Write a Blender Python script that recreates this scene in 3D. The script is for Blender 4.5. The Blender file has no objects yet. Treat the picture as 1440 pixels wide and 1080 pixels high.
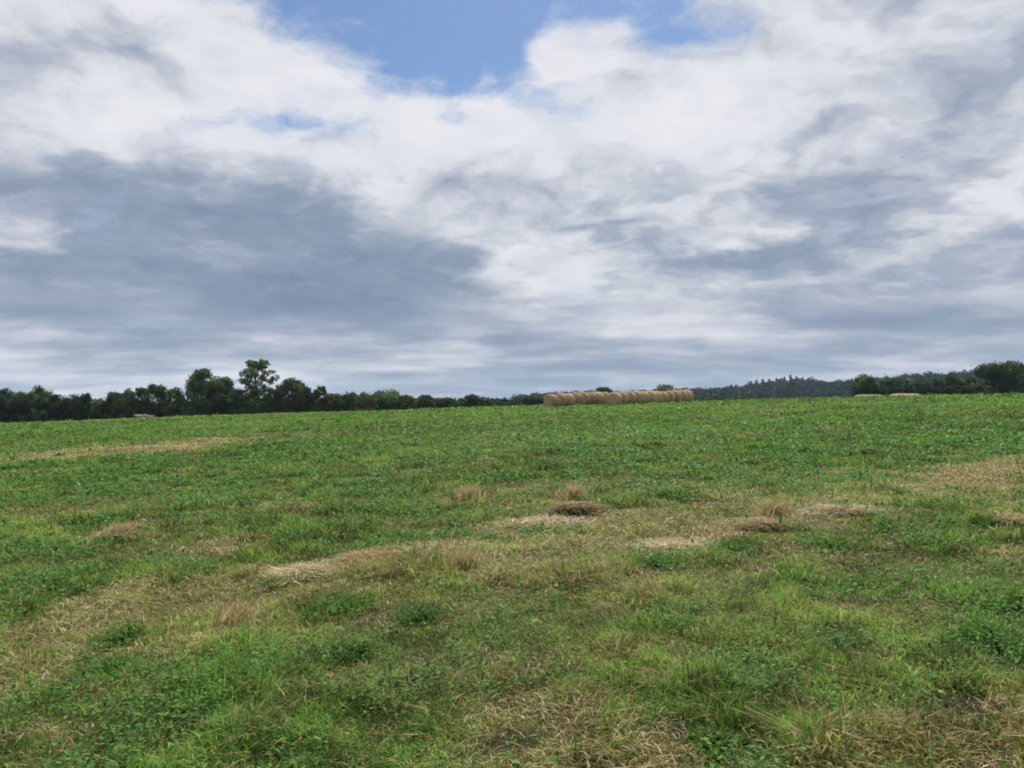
import bpy, math, random
import numpy as np

R = math.radians
scene = bpy.context.scene
COL = scene.collection
FPX = 1088.0            # focal length in pixels of a 1440-wide frame
HOR = 562.0             # row of the true horizon in that frame
EYE = 1.6
EXPO = 0.5               # the photograph is exposed a little bright
PITCH = math.atan((HOR - 540.0) / FPX)
rng = np.random.default_rng(7)

# ------------------------------------------------------------------ noise
def _hash(ix, iy, seed):
    h = (ix.astype(np.int64) * 374761393 + iy.astype(np.int64) * 668265263 + seed * 982451653) & 0xFFFFFFFF
    h = ((h ^ (h >> 13)) * 1274126177) & 0xFFFFFFFF
    h = ((h ^ (h >> 16)) * 2246822519) & 0xFFFFFFFF
    return ((h ^ (h >> 15)) & 0xFFFFFF) / float(0xFFFFFF)

def vnoise(x, y, seed=0):
    x = np.asarray(x, dtype=np.float64); y = np.asarray(y, dtype=np.float64)
    ix = np.floor(x); iy = np.floor(y)
    fx = x - ix; fy = y - iy
    fx = fx * fx * (3 - 2 * fx); fy = fy * fy * (3 - 2 * fy)
    a = _hash(ix, iy, seed); b = _hash(ix + 1, iy, seed)
    c = _hash(ix, iy + 1, seed); d = _hash(ix + 1, iy + 1, seed)
    return (a * (1 - fx) + b * fx) * (1 - fy) + (c * (1 - fx) + d * fx) * fy

def fbm(x, y, seed=0, octv=3):
    s = 0.0; amp = 0.5; tot = 0.0
    for o in range(octv):
        s = s + amp * vnoise(x, y, seed + o * 17); tot += amp
        x = x * 2.03 + 5.1; y = y * 2.03 + 3.7; amp *= 0.5
    return s / tot

def sstep(a, b, x):
    t = np.clip((np.asarray(x, dtype=np.float64) - a) / (b - a), 0, 1)
    return t * t * (3 - 2 * t)

# ------------------------------------------------------------------ terrain height
SKY_PX = np.array([560, 690, 740, 800, 860, 920, 970, 1040, 1056, 1085, 1110, 1140, 1160, 1200, 1260, 1330, 1380, 1460, 1560])
SKY_Y  = np.array([572, 560, 554, 551, 550, 548, 546, 544, 540, 538, 535, 536, 539, 538, 534, 532, 532, 534, 552])
HILL_R = 900.0

def hill_height(x, y):
    az = np.arctan2(x, np.maximum(y, 1e-3))
    px = 720 + FPX * np.tan(np.clip(az, -1.2, 1.2))
    top = EYE + (HOR - np.interp(px, SKY_PX, SKY_Y)) / FPX * HILL_R / np.cos(az)
    h = np.maximum(top - 13.0 + 8.0, -2.0)          # above the valley floor at -8
    r = np.hypot(x, y)
    return h * sstep(480, HILL_R, r) * (1 - 0.6 * sstep(1100, 1900, r)) * (np.asarray(y) > 0)

def ground_z(x, y):
    x = np.asarray(x, dtype=np.float64); y = np.asarray(y, dtype=np.float64)
    tilt = 0.029 * 170 * np.tanh(x / 170) * (1 + 0.1 * np.tanh(np.abs(x) / 170)) - 0.00006 * np.minimum(x * x, 12000)
    yy = np.maximum(y, -60)
    k = 0.80 / 80.0
    rise = np.where(yy < 70, k * yy, 0.0)
    t = np.maximum(yy - 70, 0)
    rise = np.where(yy >= 70, k * 70 + k * t - 0.00055 * t * t * (t < 40) - (t >= 40) * (0.00055 * (1600 + 80 * (t - 40)) * 1.0 - 0.0235 * (t - 40)), rise)
    rise = np.minimum(rise, 2.0)
    drop = -9.0 * sstep(165, 330, y)
    far = sstep(150, 330, y)
    z = tilt * (1 - far) + rise * (1 - far) + drop * 0.9 + hill_height(x, y)
    r = np.hypot(x, y)
    bump = (fbm(x / 2.3, y / 2.3, 3, 3) - 0.5) * 0.13 * (1 - sstep(60, 140, r)) * sstep(0.5, 4, r)
    swell = (fbm(x / 14, y / 14, 5, 2) - 0.5) * 0.20 * sstep(6, 20, r) * (1 - sstep(150, 250, r))
    return z + bump + swell

CAM = np.array([0.0, 0.0, EYE])

def ray(px, py):
    dx = (px - 720) / FPX; dz = (540 - py) / FPX
    c, s = math.cos(PITCH), math.sin(PITCH)
    return np.array([dx, c - s * dz, s + c * dz])

def on_ground(px, py):
    d = ray(px, py)
    t = np.concatenate([np.linspace(1.5, 40, 700), np.linspace(40, 240, 1600)])
    p = CAM[None] + d[None] * t[:, None]
    g = ground_z(p[:, 0], p[:, 1])
    k = np.argmax(p[:, 2] < g)
    return p[k, 0], p[k, 1]

def at_depth(px, py, y):
    d = ray(px, py); t = y / d[1]
    return CAM + d * t

# ------------------------------------------------------------------ mesh helpers
def make_mesh(name, verts, quads=None, tris=None, col=None, mat=None, smooth=False, parent=None, link=True):
    verts = np.asarray(verts, dtype=np.float32).reshape(-1, 3)
    nq = 0 if quads is None else len(quads); nt = 0 if tris is None else len(tris)
    me = bpy.data.meshes.new(name)
    me.vertices.add(len(verts)); me.vertices.foreach_set('co', verts.ravel())
    li = []
    if nq: li.append(np.asarray(quads, dtype=np.int32).ravel())
    if nt: li.append(np.asarray(tris, dtype=np.int32).ravel())
    li = np.concatenate(li)
    me.loops.add(len(li)); me.loops.foreach_set('vertex_index', li)
    me.polygons.add(nq + nt)
    st = np.concatenate([np.arange(nq) * 4, nq * 4 + np.arange(nt) * 3]).astype(np.int32)
    me.polygons.foreach_set('loop_start', st)
    me.update(calc_edges=True)
    if col is not None:
        a = me.attributes.new('tone', 'FLOAT_COLOR', 'POINT')
        c = np.ones((len(verts), 4), dtype=np.float32); c[:, :3] = col
        a.data.foreach_set('color', c.ravel())
    if smooth:
        me.polygons.foreach_set('use_smooth', np.ones(nq + nt, dtype=bool))
    if mat is not None: me.materials.append(mat)
    o = bpy.data.objects.new(name, me)
    if link: COL.objects.link(o)
    if parent is not None: o.parent = parent
    return o

def tag(o, label=None, cat=None, group=None, kind=None):
    if label: o['label'] = label
    if cat: o['category'] = cat
    if group: o['group'] = group
    if kind: o['kind'] = kind
    return o

def thing(name, loc, label, cat, group=None, rz=0.0):
    o = bpy.data.objects.new(name, None); COL.objects.link(o)
    o.location = loc; o.rotation_euler = (0, 0, rz); o.empty_display_size = 0.3
    return tag(o, label, cat, group)

def copy_thing(src, loc, rz, label, group):
    c = src.copy(); COL.objects.link(c); c.location = loc; c.rotation_euler = (0, 0, rz)
    c['label'] = label; c['group'] = group
    for ch in list(src.children):
        d = ch.copy(); COL.objects.link(d); d.parent = c
    return c

# ------------------------------------------------------------------ materials
def new_mat(name):
    m = bpy.data.materials.new(name); m.use_nodes = True
    nt = m.node_tree; nt.nodes.clear()
    return m, nt, nt.nodes, nt.links

def leaf_mat(name, trans=0.35, rough=0.55, spec=0.25, attr=True, colour=(0.05, 0.09, 0.03)):
    m, nt, N, L = new_mat(name)
    out = N.new('ShaderNodeOutputMaterial')
    p = N.new('ShaderNodeBsdfPrincipled'); p.inputs['Roughness'].default_value = rough
    p.inputs['Specular IOR Level'].default_value = spec
    t = N.new('ShaderNodeBsdfTranslucent'); mx = N.new('ShaderNodeMixShader'); mx.inputs[0].default_value = trans
    if attr:
        a = N.new('ShaderNodeAttribute'); a.attribute_name = 'tone'
        src = a.outputs['Color']
    else:
        c = N.new('ShaderNodeRGB'); c.outputs[0].default_value = (*colour, 1); src = c.outputs[0]
    L.new(src, p.inputs['Base Color']); L.new(src, t.inputs['Color'])
    L.new(p.outputs[0], mx.inputs[1]); L.new(t.outputs[0], mx.inputs[2]); L.new(mx.outputs[0], out.inputs['Surface'])
    return m

M_GRASS = leaf_mat('grass_blades', 0.42, 0.6, 0.12)
M_CLOVER = leaf_mat('clover_leaves', 0.45, 0.6, 0.12)
M_STRAW = leaf_mat('straw', 0.35, 0.7, 0.12)
M_LEAF = leaf_mat('tree_leaves', 0.30, 0.7, 0.06)

def bark_mat():
    m, nt, N, L = new_mat('bark')
    out = N.new('ShaderNodeOutputMaterial'); p = N.new('ShaderNodeBsdfPrincipled')
    n = N.new('ShaderNodeTexNoise'); n.inputs['Scale'].default_value = 6; n.inputs['Detail'].default_value = 6
    r = N.new('ShaderNodeValToRGB'); r.color_ramp.elements[0].color = (0.02, 0.016, 0.012, 1); r.color_ramp.elements[1].color = (0.075, 0.06, 0.045, 1)
    L.new(n.outputs[0], r.inputs[0]); L.new(r.outputs[0], p.inputs['Base Color']); p.inputs['Roughness'].default_value = 0.9
    L.new(p.outputs[0], out.inputs['Surface'])
    return m
M_BARK = bark_mat()

def ground_mat():
    m, nt, N, L = new_mat('field_soil_and_thatch')
    out = N.new('ShaderNodeOutputMaterial'); p = N.new('ShaderNodeBsdfPrincipled')
    a = N.new('ShaderNodeAttribute'); a.attribute_name = 'tone'
    tc = N.new('ShaderNodeTexCoord')
    n = N.new('ShaderNodeTexNoise'); n.inputs['Scale'].default_value = 7; n.inputs['Detail'].default_value = 8; n.inputs['Roughness'].default_value = 0.7
    L.new(tc.outputs['Object'], n.inputs['Vector'])
    n.inputs['Scale'].default_value = 28
    mr = N.new('ShaderNodeMapRange'); mr.inputs[1].default_value = 0.3; mr.inputs[2].default_value = 0.7; mr.inputs[3].default_value = 0.3; mr.inputs[4].default_value = 1.5
    L.new(n.outputs[0], mr.inputs[0])
    mul = N.new('ShaderNodeVectorMath'); mul.operation = 'SCALE'
    L.new(a.outputs['Color'], mul.inputs[0]); L.new(mr.outputs[0], mul.inputs['Scale'])
    L.new(mul.outputs[0], p.inputs['Base Color']); p.inputs['Roughness'].default_value = 0.95; p.inputs['Specular IOR Level'].default_value = 0.1
    b = N.new('ShaderNodeBump'); b.inputs['Strength'].default_value = 0.8; b.inputs['Distance'].default_value = 0.06
    L.new(n.outputs[0], b.inputs['Height']); L.new(b.outputs[0], p.inputs['Normal'])
    L.new(p.outputs[0], out.inputs['Surface'])
    return m

# ------------------------------------------------------------------ where the field is dry, lush or bare
SEG = []     # (x0, y0, x1, y1, half width, strength): raked lines of old hay lying on the field
def seg(pts, w_px, s):
    P = [on_ground(*p) for p in pts]
    for (a, b), (pa, pb) in zip(zip(P, P[1:]), zip(pts, pts[1:])):
        D = 0.5 * (a[1] + b[1]); py = 0.5 * (pa[1] + pb[1])
        SEG.append((a[0], a[1], b[0], b[1], w_px * D * D / (1.55 * FPX), s))
seg([(385, 806), (470, 797), (560, 781), (650, 769)], 12, 0.9)
seg([(560, 800), (640, 785), (720, 770)], 14, 0.45)
seg([(700, 745), (770, 737), (835, 731)], 9, 0.92)
seg([(915, 774), (1000, 757), (1070, 740), (1115, 718)], 10, 0.9)
seg([(1145, 716), (1230, 701), (1335, 680), (1440, 646)], 8, 0.9)
seg([(615, 722), (665, 697), (745, 690), (810, 678), (915, 678)], 4, 0.5)
seg([(1020, 700), (1110, 684), (1190, 663), (1270, 668)], 4, 0.5)
seg([(-60, 652), (0, 647), (100, 639), (200, 631), (290, 623)], 8, 0.85)
seg([(290, 622), (380, 615), (480, 609)], 3, 0.4)
seg([(1180, 715), (1300, 700)], 4, 0.35)
seg([(0, 985), (60, 930), (130, 900)], 22, 0.6)
seg([(-40, 870), (100, 835), (240, 815)], 7, 0.4)
seg([(930, 660), (1100, 640), (1300, 615), (1440, 600)], 3, 0.25)
seg([(370, 838), (620, 792), (860, 752), (1100, 716), (1350, 682)], 34, 0.56)
seg([(230, 905), (600, 858), (900, 822), (1150, 784)], 30, 0.46)
seg([(600, 735), (760, 708), (900, 688), (1120, 672)], 12, 0.42)
seg([(-40, 960), (200, 880), (420, 840)], 30, 0.46)
seg([(500, 960), (800, 930), (1100, 890), (1300, 850)], 30, 0.40)
PAT = []     # (x, y, rx, ry, strength)
def pat(px, py, rx, ry, s):
    x, y = on_ground(px, py)
    PAT.append((x, y, rx * y / FPX, ry * y * y / (1.55 * FPX), s))
for q in [(165, 752, 26, 14, .9), (205, 785, 22, 8, .5), (232, 816, 30, 5, .7), (1420, 730, 36, 10, .85), (430, 805, 45, 12, .6),
          (515, 783, 30, 10, .7), (470, 905, 50, 18, .45), (390, 840, 70, 22, .35), (330, 870, 60, 22, .45), (1405, 1062, 90, 24, .65), (870, 850, 90, 20, .5),
          (850, 925, 70, 26, .55), (1075, 865, 50, 16, .4), (905, 955, 60, 18, .45), (1085, 576, 70, 6, .5), (1000, 577, 40, 5, .3),
          (1400, 592, 60, 6, .35), (820, 800, 60, 14, .5), (790, 770, 110, 18, .5), (700, 790, 150, 16, .42), (960, 800, 110, 14, .4), (1040, 715, 90, 8, .5), (900, 720, 60, 7, .4), (690, 712, 60, 8, .5), (560, 745, 70, 8, .4), (880, 680, 50, 5, .45), (620, 880, 60, 14, .45), (660, 925, 80, 16, .35), (560, 830, 90, 20, .4),
          (150, 980, 80, 24, .45), (60, 1040, 90, 20, .5), (600, 1050, 70, 20, .28), (1150, 780, 90, 16, .35), (1100, 760, 70, 14, .35), (1260, 665, 30, 6, .5),
          (700, 1010, 90, 20, .15), (1250, 860, 60, 16, .35), (1180, 960, 50, 20, .35), (1320, 770, 70, 10, .4), (740, 640, 50, 6, .2), (250, 690, 50, 6, .25), (530, 735, 80, 8, .35)]:
    pat(*q)
SOIL = []
def soil(px, py, rx, ry, s):
    x, y = on_ground(px, py)
    SOIL.append((x, y, rx * 1.15 * y / FPX, ry * 1.9 * y * y / (1.55 * FPX), s))
for q in [(1355, 1003, 60, 14, 0.85), (1425, 1010, 30, 12, .9), (1430, 945, 25, 10, .6), (720, 1042, 40, 10, .8), (950, 1028, 24, 12, .8), (590, 925, 22, 9, .6), (490, 895, 20, 6, .4),
          (560, 1000, 20, 12, .5), (740, 1000, 30, 8, .5), (10, 1050, 30, 12, .6), (980, 922, 30, 6, .5), (840, 918, 16, 7, .5), (1100, 1040, 26, 8, .5), (300, 937, 26, 8, .5), (805, 713, 20, 6, .6)]:
    soil(*q)

def ell(x, y, rows):
    out = np.zeros_like(x)
    wx = (fbm(x / 0.45, y / 0.45, 41, 3) - 0.5); wy = (fbm(x / 0.45, y / 0.45, 57, 3) - 0.5)
    for cx, cy, rx, ry, s in rows:
        d = np.hypot((x - cx) / rx + wx * 1.5, (y - cy) / ry + wy * 1.5)
        out = np.maximum(out, s * (1 - sstep(0.45, 1.25, d)))
    return out

_a, _b = on_ground(385, 806), on_ground(1335, 680)
_d = np.array([_b[0] - _a[0], _b[1] - _a[1]]); _d = _d / np.hypot(*_d)
def rake_streaks(x, y):
    """long faint streaks along the direction the hay was raked in"""
    u = x * _d[0] + y * _d[1]; v = -x * _d[1] + y * _d[0]
    return 0.6 * fbm(u / 9.0, v / 0.9, 151, 3) + 0.4 * fbm(u / 22.0, v / 3.2, 157, 2)

def dry_map(x, y):
    x = np.asarray(x, dtype=np.float64); y = np.asarray(y, dtype=np.float64)
    r = np.hypot(x, y)
    d = ell(x, y, PAT)
    w = fbm(x / 0.7, y / 0.7, 21, 3)
    for x0, y0, x1, y1, hw, s in SEG:
        dx, dy = x1 - x0, y1 - y0; L2 = dx * dx + dy * dy
        t = np.clip(((x - x0) * dx + (y - y0) * dy) / L2, 0, 1)
        q = np.hypot(x - x0 - t * dx, y - y0 - t * dy) / hw
        d = np.maximum(d, s * (1 - sstep(0.3, 1.25, q + (w - 0.5) * 2.0)))
    near = 1 - sstep(7, 22, r)
    n1 = fbm(x / 1.1, y / 1.1, 31, 4); n2 = fbm(x / 5.5, y / 9.0, 33, 3)
    d = np.maximum(d, near * 0.66 * sstep(0.44, 0.74, n1 + 0.12 * (n2 - 0.5)))
    d = np.maximum(d, 0.38 * (1 - near) * sstep(0.52, 0.74, 0.4 * n1 + 0.6 * n2))
    st = rake_streaks(x, y)
    d = np.maximum(d, 0.45 * sstep(0.54, 0.70, st) * (1 - 0.4 * sstep(30, 60, r)))
    d = np.maximum(d, 0.12 + 0.12 * near)
    margin = sstep(73, 79, y) * (1 - sstep(150, 160, y)) * (1 - sstep(-12, 2, x))
    return np.clip(np.maximum(d, 0.62 * margin), 0, 1)

def soil_map(x, y):
    n = fbm(x / 0.35, y / 0.35, 61, 3); r = np.hypot(x, y)
    return np.maximum(ell(x, y, SOIL), 0.5 * sstep(0.66, 0.78, n) * (1 - sstep(10, 20, r)))

# ------------------------------------------------------------------ the ground, one sheet to the horizon
def build_ground():
    nr, na = 620, 900
    rr = 0.6 * (2600 / 0.6) ** (np.arange(nr) / (nr - 1.0))
    u = np.linspace(-1, 1, na, endpoint=False)
    aa = math.pi * (0.32 * u + 0.68 * u ** 3)           # denser in front
    A, RR = np.meshgrid(aa, rr)
    X = RR * np.sin(A); Y = RR * np.cos(A)
    Z = ground_z(X.ravel(), Y.ravel())
    v = np.stack([X.ravel(), Y.ravel(), Z], 1)
    v = np.vstack([v, [[0, 0, float(ground_z(0, 0))]]])
    i = np.arange(nr - 1)[:, None] * na; j = np.arange(na)[None]; jn = (j + 1) % na
    q = np.stack([i + j, i + jn, i + na + jn, i + na + j], -1).reshape(-1, 4)[:, ::-1]
    c = len(v) - 1
    t = np.stack([np.full(na, c), (np.arange(na) + 1) % na, np.arange(na)], 1)[:, ::-1]
    x, y = v[:, 0].astype(np.float64), v[:, 1].astype(np.float64)
    D = dry_map(x, y)[:, None]; S = soil_map(x, y)[:, None]
    g = np.array([0.055, 0.080, 0.019]); st = np.array([0.22, 0.165, 0.085]); so = np.array([0.020, 0.015, 0.011])
    r = np.hypot(x, y)[:, None]
    far = sstep(25, 70, r)
    g = g * (1 - far) + np.array([0.105, 0.185, 0.032]) * far
    n = fbm(x / 30, y / 30, 71, 3)[:, None]
    colr = g * (0.8 + 0.4 * n) * (1 - D) + st * D
    colr = colr * (1 - S) + so * S
    make_obj = make_mesh('ground', v, q, t, colr, ground_mat(), True)
    tag(make_obj, kind='structure')
build_ground()

# ------------------------------------------------------------------ blades
def blades(x, y, z, h, w, az, lean, curl, face, c0, c1, flat=1.0):
    """n blades of two segments each; returns verts, quads, tris, colours"""
    n = len(x)
    lx, ly = np.cos(az), np.sin(az)
    fx, fy = np.cos(face), np.sin(face)
    base = np.stack([x, y, z], 1)
    m = base + np.stack([lx * lean * h * 0.45, ly * lean * h * 0.45, h * 0.58 * np.sqrt(np.maximum(1 - lean * lean * 0.5, 0.12))], 1)
    up = h * 0.42 * (1 - curl)
    tip = m + np.stack([lx * (lean * 0.55 + curl * 0.5) * h, ly * (lean * 0.55 + curl * 0.5) * h, up], 1)
    m[:, 2] = base[:, 2] + (m[:, 2] - base[:, 2]) * flat; tip[:, 2] = base[:, 2] + (tip[:, 2] - base[:, 2]) * flat
    s = np.stack([fx * w, fy * w, np.zeros(n)], 1)
    V = np.stack([base - s * 0.8, base + s * 0.8, m - s, m + s, tip], 1).reshape(-1, 3)
    k = np.arange(n)[:, None] * 5
    Q = k + np.array([[0, 1, 3, 2]]); T = k + np.array([[2, 3, 4]])
    cm = 0.5 * (c0 + c1)
    C = np.stack([c0, c0, cm, cm, c1], 1).reshape(-1, 3)
    return V, Q, T, C

def grass_positions(n, rmin, rmax, p, amax):
    u = rng.random(n)                     # density on the ground falls as r**-p
    e = 2.0 - p
    r = (rmin ** e + u * (rmax ** e - rmin ** e)) ** (1 / e)
    a = (rng.random(n) * 2 - 1) * amax * (1 + 0.35 * np.exp(-(r - rmin) / 3))
    return r * np.sin(a), r * np.cos(a), r

def pick(n, cols):
    cols = np.array(cols); i = rng.integers(0, len(cols), n)
    return cols[i]

def build_grass(n):
    x, y, r = grass_positions(n, 2.2, 135, 1.72, R(41))
    tuft = 0.55 * fbm(x / 0.34, y / 0.34, 81, 2) + 0.45 * fbm(x / 0.9, y / 0.9, 87, 2) ; tuft = 0.5 + (tuft - 0.5) * 1.35
    big = fbm(x / 1.3, y / 1.3, 83, 3)
    D = dry_map(x, y); S = soil_map(x, y)
    keep = rng.random(n) < (0.55 + 0.9 * sstep(0.3, 0.62, tuft)) * (1 - 0.97 * S) * (1 - 0.15 * D)
    x, y, r, tuft, big, D = [q[keep] for q in (x, y, r, tuft, big, D)]
    n = len(x)
    z = ground_z(x, y) - 0.006
    h = (0.030 + 0.145 * sstep(0.42, 0.85, tuft) * (0.4 + big)) * np.exp(np.clip(rng.normal(0, 0.3, n), -0.7, 0.55)) * (1 - 0.3 * D)
    low = rng.random(n) < 0.42
    h = np.where(low, 0.022 + 0.045 * rng.random(n), h)
    h *= 1 + 0.25 * sstep(12, 60, r) + 1.0 * sstep(58, 82, r) * big
    w = 0.0024 * np.maximum(1, r / 5.0) ** 0.95 * np.exp(rng.normal(0, 0.25, n))
    isdry = rng.random(n) < np.clip(D * 0.80 - 0.02, 0, 1)
    lean = np.clip(rng.normal(0.45, 0.22, n) + 0.35 * isdry, 0.05, 1.05)
    curl = np.clip(rng.normal(0.45, 0.3, n) + 0.25 * isdry, 0, 1.25)
    az = rng.random(n) * 2 * math.pi; face = az + math.pi / 2 + rng.normal(0, 0.5, n)
    hue = fbm(x / 2.2, y / 2.2, 91, 3)
    lush = np.array([0.088, 0.205, 0.030]); olive = np.array([0.188, 0.232, 0.052]); deep = np.array([0.036, 0.100, 0.020])
    t = np.clip(sstep(0.35, 0.65, hue + rng.normal(0, 0.10, n)) * 0.65 + D * 0.5 - 0.2 * sstep(12, 30, r), 0, 1)[:, None]
    green = lush * (1 - t) + olive * t
    dk = (rng.random(n) < 0.17 * (1 - D))[:, None]
    green = np.where(dk, deep, green)
    straw = pick(n, [(0.38, 0.30, 0.14), (0.33, 0.25, 0.11), (0.42, 0.35, 0.19), (0.26, 0.18, 0.08), (0.30, 0.30, 0.09), (0.27, 0.27, 0.08), (0.20, 0.13, 0.06)])
    c = np.where(isdry[:, None], straw, green) * np.exp(rng.normal(0, 0.22, n) * (1 - 0.6 * sstep(15, 45, r)))[:, None]
    patch = np.exp(1.5 * (vnoise(x / 0.16, y / 0.16, 130) - 0.5) + 1.2 * (fbm(x / 0.5, y / 0.5, 131, 2) - 0.5) + 0.8 * (fbm(x / 1.7, y / 1.7, 137, 3) - 0.5) + 0.4 * (fbm(x / 7, y / 7, 139, 2) - 0.5))
    patch = np.minimum(patch, 1.55) * np.exp(1.4 * (rake_streaks(x + 40, y - 13) - 0.5))
    c = np.clip(c * np.where(isdry, 1.0, patch)[:, None], 0, 0.7)
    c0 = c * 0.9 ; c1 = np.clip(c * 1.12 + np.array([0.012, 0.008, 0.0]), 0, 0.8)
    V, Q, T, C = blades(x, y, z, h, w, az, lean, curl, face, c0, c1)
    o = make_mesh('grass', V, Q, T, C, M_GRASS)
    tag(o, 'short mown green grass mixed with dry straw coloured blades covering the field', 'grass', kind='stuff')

def build_thatch(n):
    x, y, r = grass_positions(n, 2.2, 70, 1.6, R(42))
    D = dry_map(x, y); S = soil_map(x, y)
    keep = rng.random(n) < np.clip(0.02 + 0.12 * S + (D > 0.45) * (D - 0.45) * 2.2 + D * D * 0.5, 0, 1) * (0.45 + 0.55 * sstep(4.5, 9, r)) * (1 - 0.25 * S)
    x, y, r, D = [q[keep] for q in (x, y, r, D)]
    n = len(x)
    z = ground_z(x, y) + rng.random(n) * 0.05 * (0.4 + D)
    L = (0.04 + 0.08 * rng.random(n)) * (1 + 0.6 * sstep(8, 40, r))
    w = 0.0016 * np.maximum(1, r / 5.0) ** 0.95
    lean = np.full(n, 1.0); curl = 0.9 + rng.normal(0, 0.25, n)
    az = rng.random(n) * 6.28; face = az + math.pi / 2 + rng.normal(0, 0.3, n)
    c = pick(n, [(0.54, 0.44, 0.27), (0.45, 0.35, 0.20), (0.34, 0.24, 0.12), (0.58, 0.49, 0.32), (0.20, 0.13, 0.07)]) * np.exp(rng.normal(0, 0.2, n))[:, None]
    h = L * 0.75
    V, Q, T, C = blades(x, y, z, h, w, az, lean, curl, face, c, c, 0.45)
    o = make_mesh('loose_straw', V, Q, T, C, M_STRAW)
    tag(o, 'loose dry straw lying flat in raked lines between the green grass', 'straw', kind='stuff')

def leaflets(x, y, z, size, tilt, az, c):
    """rounded six-corner leaflets as two quads each"""
    n = len(x)
    a = np.array([0, 60, 120, 180, 240, 300]) * math.pi / 180
    px = np.cos(a) * 1.0; py = np.sin(a) * 0.62
    ca, sa = np.cos(az)[:, None], np.sin(az)[:, None]
    ct, st = np.cos(tilt)[:, None], np.sin(tilt)[:, None]
    X = px[None] * size[:, None]; Y = py[None] * size[:, None]
    xl = X * ct; zl = X * st + np.abs(Y) * 0.25
    gx = xl * ca - Y * sa; gy = xl * sa + Y * ca
    V = np.stack([x[:, None] + gx, y[:, None] + gy, z[:, None] + zl], -1).reshape(-1, 3)
    k = np.arange(n)[:, None] * 6
    Q = np.vstack([k + np.array([[0, 1, 2, 3]]), k + np.array([[0, 3, 4, 5]])])
    C = np.repeat(c, 6, axis=0)
    return V, Q, C

def clover_map(x, y):
    return sstep(0.43, 0.62, fbm(x / 0.6, y / 0.6, 101, 3)) * (1 - 0.92 * sstep(0.25, 0.6, dry_map(x, y))) * (1 - soil_map(x, y))

def build_clover(n):
    x, y, r = grass_positions(n, 2.2, 85, 1.7, R(41))
    keep = rng.random(n) < clover_map(x, y) * (1 - 0.85 * sstep(16, 40, r))
    x, y, r = x[keep], y[keep], r[keep]; n = len(x)
    hgt = (0.03 + 0.10 * rng.random(n) ** 1.5)
    z = ground_z(x, y) + hgt
    size = 0.011 * np.maximum(1, r / 5.5) ** 0.95 * np.exp(rng.normal(0, 0.25, n))
    c = pick(n, [(0.060, 0.165, 0.030), (0.044, 0.125, 0.028), (0.085, 0.200, 0.030), (0.12, 0.24, 0.040)]) * np.exp(rng.normal(0, 0.2, n))[:, None]
    V, Q, C = leaflets(x, y, z, size, rng.normal(0.1, 0.5, n), rng.random(n) * 6.28, c)
    o = make_mesh('clover', V, Q, None, C, M_CLOVER)
    tag(o, 'dark green clover leaves growing in patches through the grass', 'clover', kind='stuff')

build_grass(1900000)
build_thatch(420000)
build_clover(480000)

# ------------------------------------------------------------------ heaps of old hay and leafy weeds: things of their own
def hay_clump(px, py, wpx, hpx, n, cols, label, group='heaps of old hay in the field', bias=0.5, name='hay_heap'):
    cx, cy = on_ground(px, py)
    rx = wpx * cy / FPX * 0.62; rz = hpx * cy / FPX; ry = min(rx * 0.8, 0.8); n = int(n * 1.35)
    z0 = float(ground_z(cx, cy))
    a = rng.random(n) * 6.28; q = np.abs(rng.normal(0, 0.52, n)); q2 = q * (0.55 + 0.9 * vnoise(a * 1.3, a * 0 + px, 5))
    x = rx * q2 * np.cos(a); y = ry * q2 * np.sin(a)
    lump = 0.5 + vnoise(x * 3.2 + px, y * 3.2, 7)
    z = 0.5 * rz * np.exp(-1.0 * q ** 2) * lump * rng.random(n) ** 0.6 + (ground_z(cx + x, cy + y) - z0)
    L = (0.10 + 0.16 * rng.random(n)); w = 0.0034 * max(1, cy / 6.0) ** 0.9 * np.exp(rng.normal(0, 0.2, n))
    az = np.where(rng.random(n) < 0.5, rng.normal(bias, 0.9, n), rng.random(n) * 6.28); lean = np.clip(rng.normal(0.9, 0.25, n), 0.2, 1.2); curl = np.clip(rng.normal(0.85, 0.35, n), 0, 1.4)
    c = pick(n, cols) * np.exp(rng.normal(-0.12, 0.38, n))[:, None]
    gr = (rng.random(n) < 0.10 + 0.45 * sstep(0.5, 1.1, q))[:, None]
    c = np.where(gr, np.array([[0.09, 0.19, 0.03]]) * np.exp(rng.normal(0, 0.3, n))[:, None], c)
    V, Q, T, C = blades(x, y, z, L, w, az, lean, curl, az + 1.57 + rng.normal(0, 0.6, n), c, c, 0.42)
    o = make_mesh(name, V, Q, T, C, M_STRAW); o.location = (cx, cy, z0)
    return tag(o, label, 'hay', group)
PALE = [(0.56, 0.46, 0.29), (0.48, 0.37, 0.22), (0.60, 0.51, 0.34), (0.34, 0.24, 0.13)]
TAN = [(0.38, 0.29, 0.14), (0.32, 0.23, 0.11), (0.42, 0.33, 0.17), (0.26, 0.19, 0.09)]
BROWN = [(0.19, 0.12, 0.07), (0.24, 0.16, 0.09), (0.12, 0.08, 0.05), (0.42, 0.32, 0.18), (0.34, 0.25, 0.14)]
RUST = [(0.40, 0.25, 0.13), (0.33, 0.21, 0.11), (0.48, 0.33, 0.18)]
hay_clump(806, 723, 50, 34, 2400, BROWN + TAN, 'dark brown rotting mound of old hay in the middle of the field')
hay_clump(770, 740, 110, 3, 1500, PALE, 'pale flat strip of hay lying in front of the brown mound')
hay_clump(1180, 722, 78, 5, 2200, PALE, 'largest pale pinkish hay heap on the right half of the field', bias=0.8)
hay_clump(1420, 736, 70, 5, 1500, RUST, 'rusty brown hay patch at the right edge of the picture')
hay_clump(165, 760, 54, 10, 1500, TAN, 'lone round tan tuft of dead grass on the left of the field')
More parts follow.
